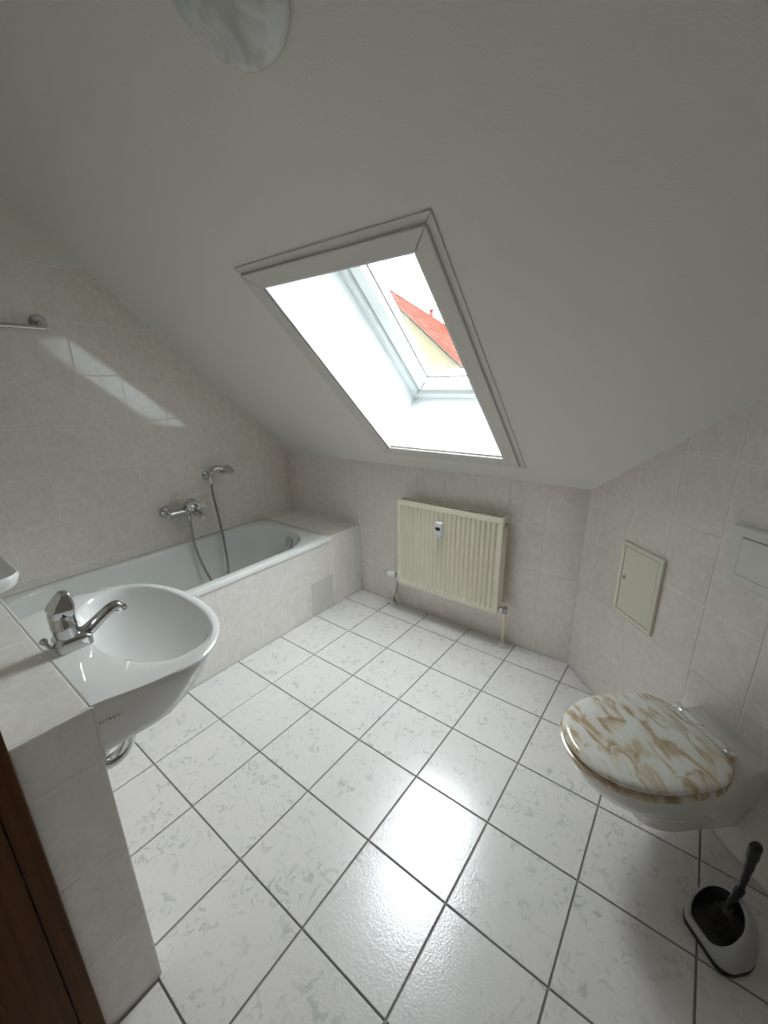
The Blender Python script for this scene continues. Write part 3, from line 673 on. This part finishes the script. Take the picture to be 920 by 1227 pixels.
shell = MB().loft([dring(.05, .25, -.24, .205), dring(.09, .252, -.242, .205, .11), off(dring(.11, .243, -.22, .20, .26), .010), off(dring(.125, .222, -.165, .188, .36), .030, .01), off(dring(.13, .206, -.14, .172, .37), .038, .014), off(dring(.125, .190, -.125, .155, .36), .040, .016),
                   off(dring(.10, .183, -.118, .145, .26), .040, .016), off(dring(.08, .173, -.11, .135, .02), .040, .016)], True, True)
obj('holder_shell', shell, 'grey', tb, angle=55)
obj('holder_well', MB().loft([off(dring(.085, .178, -.114, .141, .03), .040, .016), off(dring(.105, .186, -.121, .149, .265), .040, .016), off(dring(.12, .192, -.124, .154, .345), .040, .016), off(dring(.118, .184, -.116, .146, .345), .040, .016), off(dring(.10, .173, -.107, .136, .1), .040, .016)], True, True), 'dark', tb, angle=55)
br = MB(); random.seed(3)
for i in range(420):
    th = random.uniform(0, 2*pi); zz = random.uniform(.17, .36); r1 = .125*math.sqrt(max(.1, 1-((zz-.26)/.14)**2)); dz = random.uniform(-.02, .03)
    a = Vector((.03*math.cos(th), -.02+.03*math.sin(th), zz)); b = Vector((r1*math.cos(th), -.02+r1*math.sin(th), zz+dz)); p = Vector((-math.sin(th), math.cos(th), 0))*.006
    br.add([a-p, a+p, b+p*.5, b-p*.5, a+Vector((0, 0, .008)), b+Vector((0, 0, .006))], [(0, 1, 2, 3), (0, 4, 5, 3), (1, 2, 5, 4)])
bro = obj('bristles', br, 'bristle', tb, angle=0); bro['kind'] = 'stuff'
obj('brush_core', MB().lathe([(.03, .15), (.045, .2), (.045, .36), (.025, .40)], 12, (0, -.02, 0)), 'bristle', tb)
obj('brush_handle', MB().tube(smooth_path([(.03, -.02, .34), (.035, -.05, .46), (.04, -.10, .54), (.04, -.12, .64), (.04, -.125, .86), (.04, -.125, 1.06), (.04, -.125, 1.16)], 5),
    [.03]*5+[.035]*5+[.045]*4+[.03]*3+[.034]*3+[.042]*3+[.052]*4+[.055, .05, .042, .02], 12, flat=.8), 'dark', tb, label='black brush handle')

# ------------------------------------------------------------------ ceiling lamp on the slope
LX, LS = 3.2, 6.52
lamp = thing('ceiling_lamp', 'round wavy frosted glass lamp on the sloped ceiling', 'lamp', S(LX, LS), (pi-TH, 0, 0))
# local z points into the room
mb = MB(); rings = []
for r, z, amp in ((.42, .005, 0), (.48, .02, .0), (.515, .06, .004), (.515, .095, .006), (.485, .13, .010), (.42, .163, .016), (.33, .187, .020), (.23, .203, .018), (.13, .213, .010), (.03, .216, 0)):
    rings.append([((r+amp*.5*math.sin(5*t+r*9))*math.cos(t), (r+amp*.5*math.sin(5*t+r*9))*math.sin(t), z+amp*math.sin(3*t+r*16)) for t in [2*pi*q/72 for q in range(72)]])
mb.loft(rings); obj('glass_shade', mb, 'lamp', lamp, angle=80)
obj('lamp_base', MB().lathe([(.30, 0), (.30, .004)], 32, (0, 0, 0)), 'plastic', lamp)

# ------------------------------------------------------------------ neighbour house seen through the skylight
HD = 46.0; ha = math.radians(18)
ray = (F+R1*((464-460)/494.85)+U1*(-(348-613.5)/494.85)); ray = ray/ray.y
P0 = CAM+ray*HD
house = thing('neighbour_house', 'neighbouring house with pale yellow gable and red tiled roof outside', 'house', (P0.x, P0.y, P0.z-32), (0, 0, ha))
zr = 32.0; tp = math.tan(math.radians(41.5)); GW = 13.0; LN = 34.0; OV = .9     # local: x across the gable, y along the ridge
gz = zr-1.0
mb = MB(); mb.prism([(-GW, 0), (GW, 0), (GW, gz-GW*tp), (0, gz), (-GW, gz-GW*tp)], (0, OV, 0), (1, 0, 0), (0, 0, 1), (0, -1, 0), LN)
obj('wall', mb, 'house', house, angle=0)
for sx in (1, -1):
    e = GW+1.2
    mb = MB(); mb.prism([(0, zr-.75), (sx*e, zr-.75-e*tp), (sx*e, zr-.25-e*tp), (0, zr-.25)], (0, 0, 0), (1, 0, 0), (0, 0, 1), (0, -1, 0), LN+2*OV)
    obj('roof_deck', mb, 'soffit', house, angle=0)
ct, st_ = math.cos(math.radians(41.5)), math.sin(math.radians(41.5))
for sx in (1, -1):
    mb = MB(); e = GW+1.2; L = e/ct; rows = int(L/1.1); cols = 48; cw = (LN+2*OV)/cols
    for r in range(rows):
        a0, a1 = r*1.1, (r+1)*1.1+.15
        for c in range(cols):
            b0 = -.0+c*cw
            P = []
            for a, lift in ((a0, .02), (a1, .16)):
                for bb, hh in ((b0, .02), (b0+cw*.3, .22), (b0+cw*.65, .22), (b0+cw, .02)):
                    h = hh+lift; P.append((sx*(a*ct+h*st_*1.0), bb, zr-.25-a*st_+h*ct))
            mb.add(P, [(0, 1, 5, 4), (1, 2, 6, 5), (2, 3, 7, 6), (4, 5, 6, 7)])
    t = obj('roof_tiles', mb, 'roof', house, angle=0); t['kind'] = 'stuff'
rc = MB()
for i in range(30):
    rc.tube([(0, i*1.2-.05, zr-.05+.02), (0, i*1.2+1.25, zr-.05-.0)], [.34, .30], 8)
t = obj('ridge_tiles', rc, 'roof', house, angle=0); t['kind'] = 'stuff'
vg = MB()
for sx in (1, -1):
    for r in range(int((GW+1.2)/ct/1.1)):
        a0, a1 = r*1.1, (r+1)*1.1
        vg.prism([(sx*a0*ct, zr-.1-a0*st_), (sx*a1*ct, zr-.1-a1*st_), (sx*a1*ct, zr-.62-a1*st_), (sx*a0*ct, zr-.55-a0*st_)], (0, -.08, 0), (1, 0, 0), (0, 0, 1), (0, -1, 0), .35)
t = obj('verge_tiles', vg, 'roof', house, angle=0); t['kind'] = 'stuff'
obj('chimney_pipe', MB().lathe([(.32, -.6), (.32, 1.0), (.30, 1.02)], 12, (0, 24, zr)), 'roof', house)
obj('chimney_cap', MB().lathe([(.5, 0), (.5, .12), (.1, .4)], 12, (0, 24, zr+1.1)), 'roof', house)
obj('antenna', MB().tube([(.5, .8, zr-.5), (.5, .8, zr+1.6)], .045, 6).tube([(-.1, .8, zr+1.2), (1.1, .8, zr+1.2)], .03, 6), 'soffit', house)
g = struct(obj('ground', MB().box(-160, 120, 14, 260, P0.z-33, P0.z-32), 'ground', angle=0))
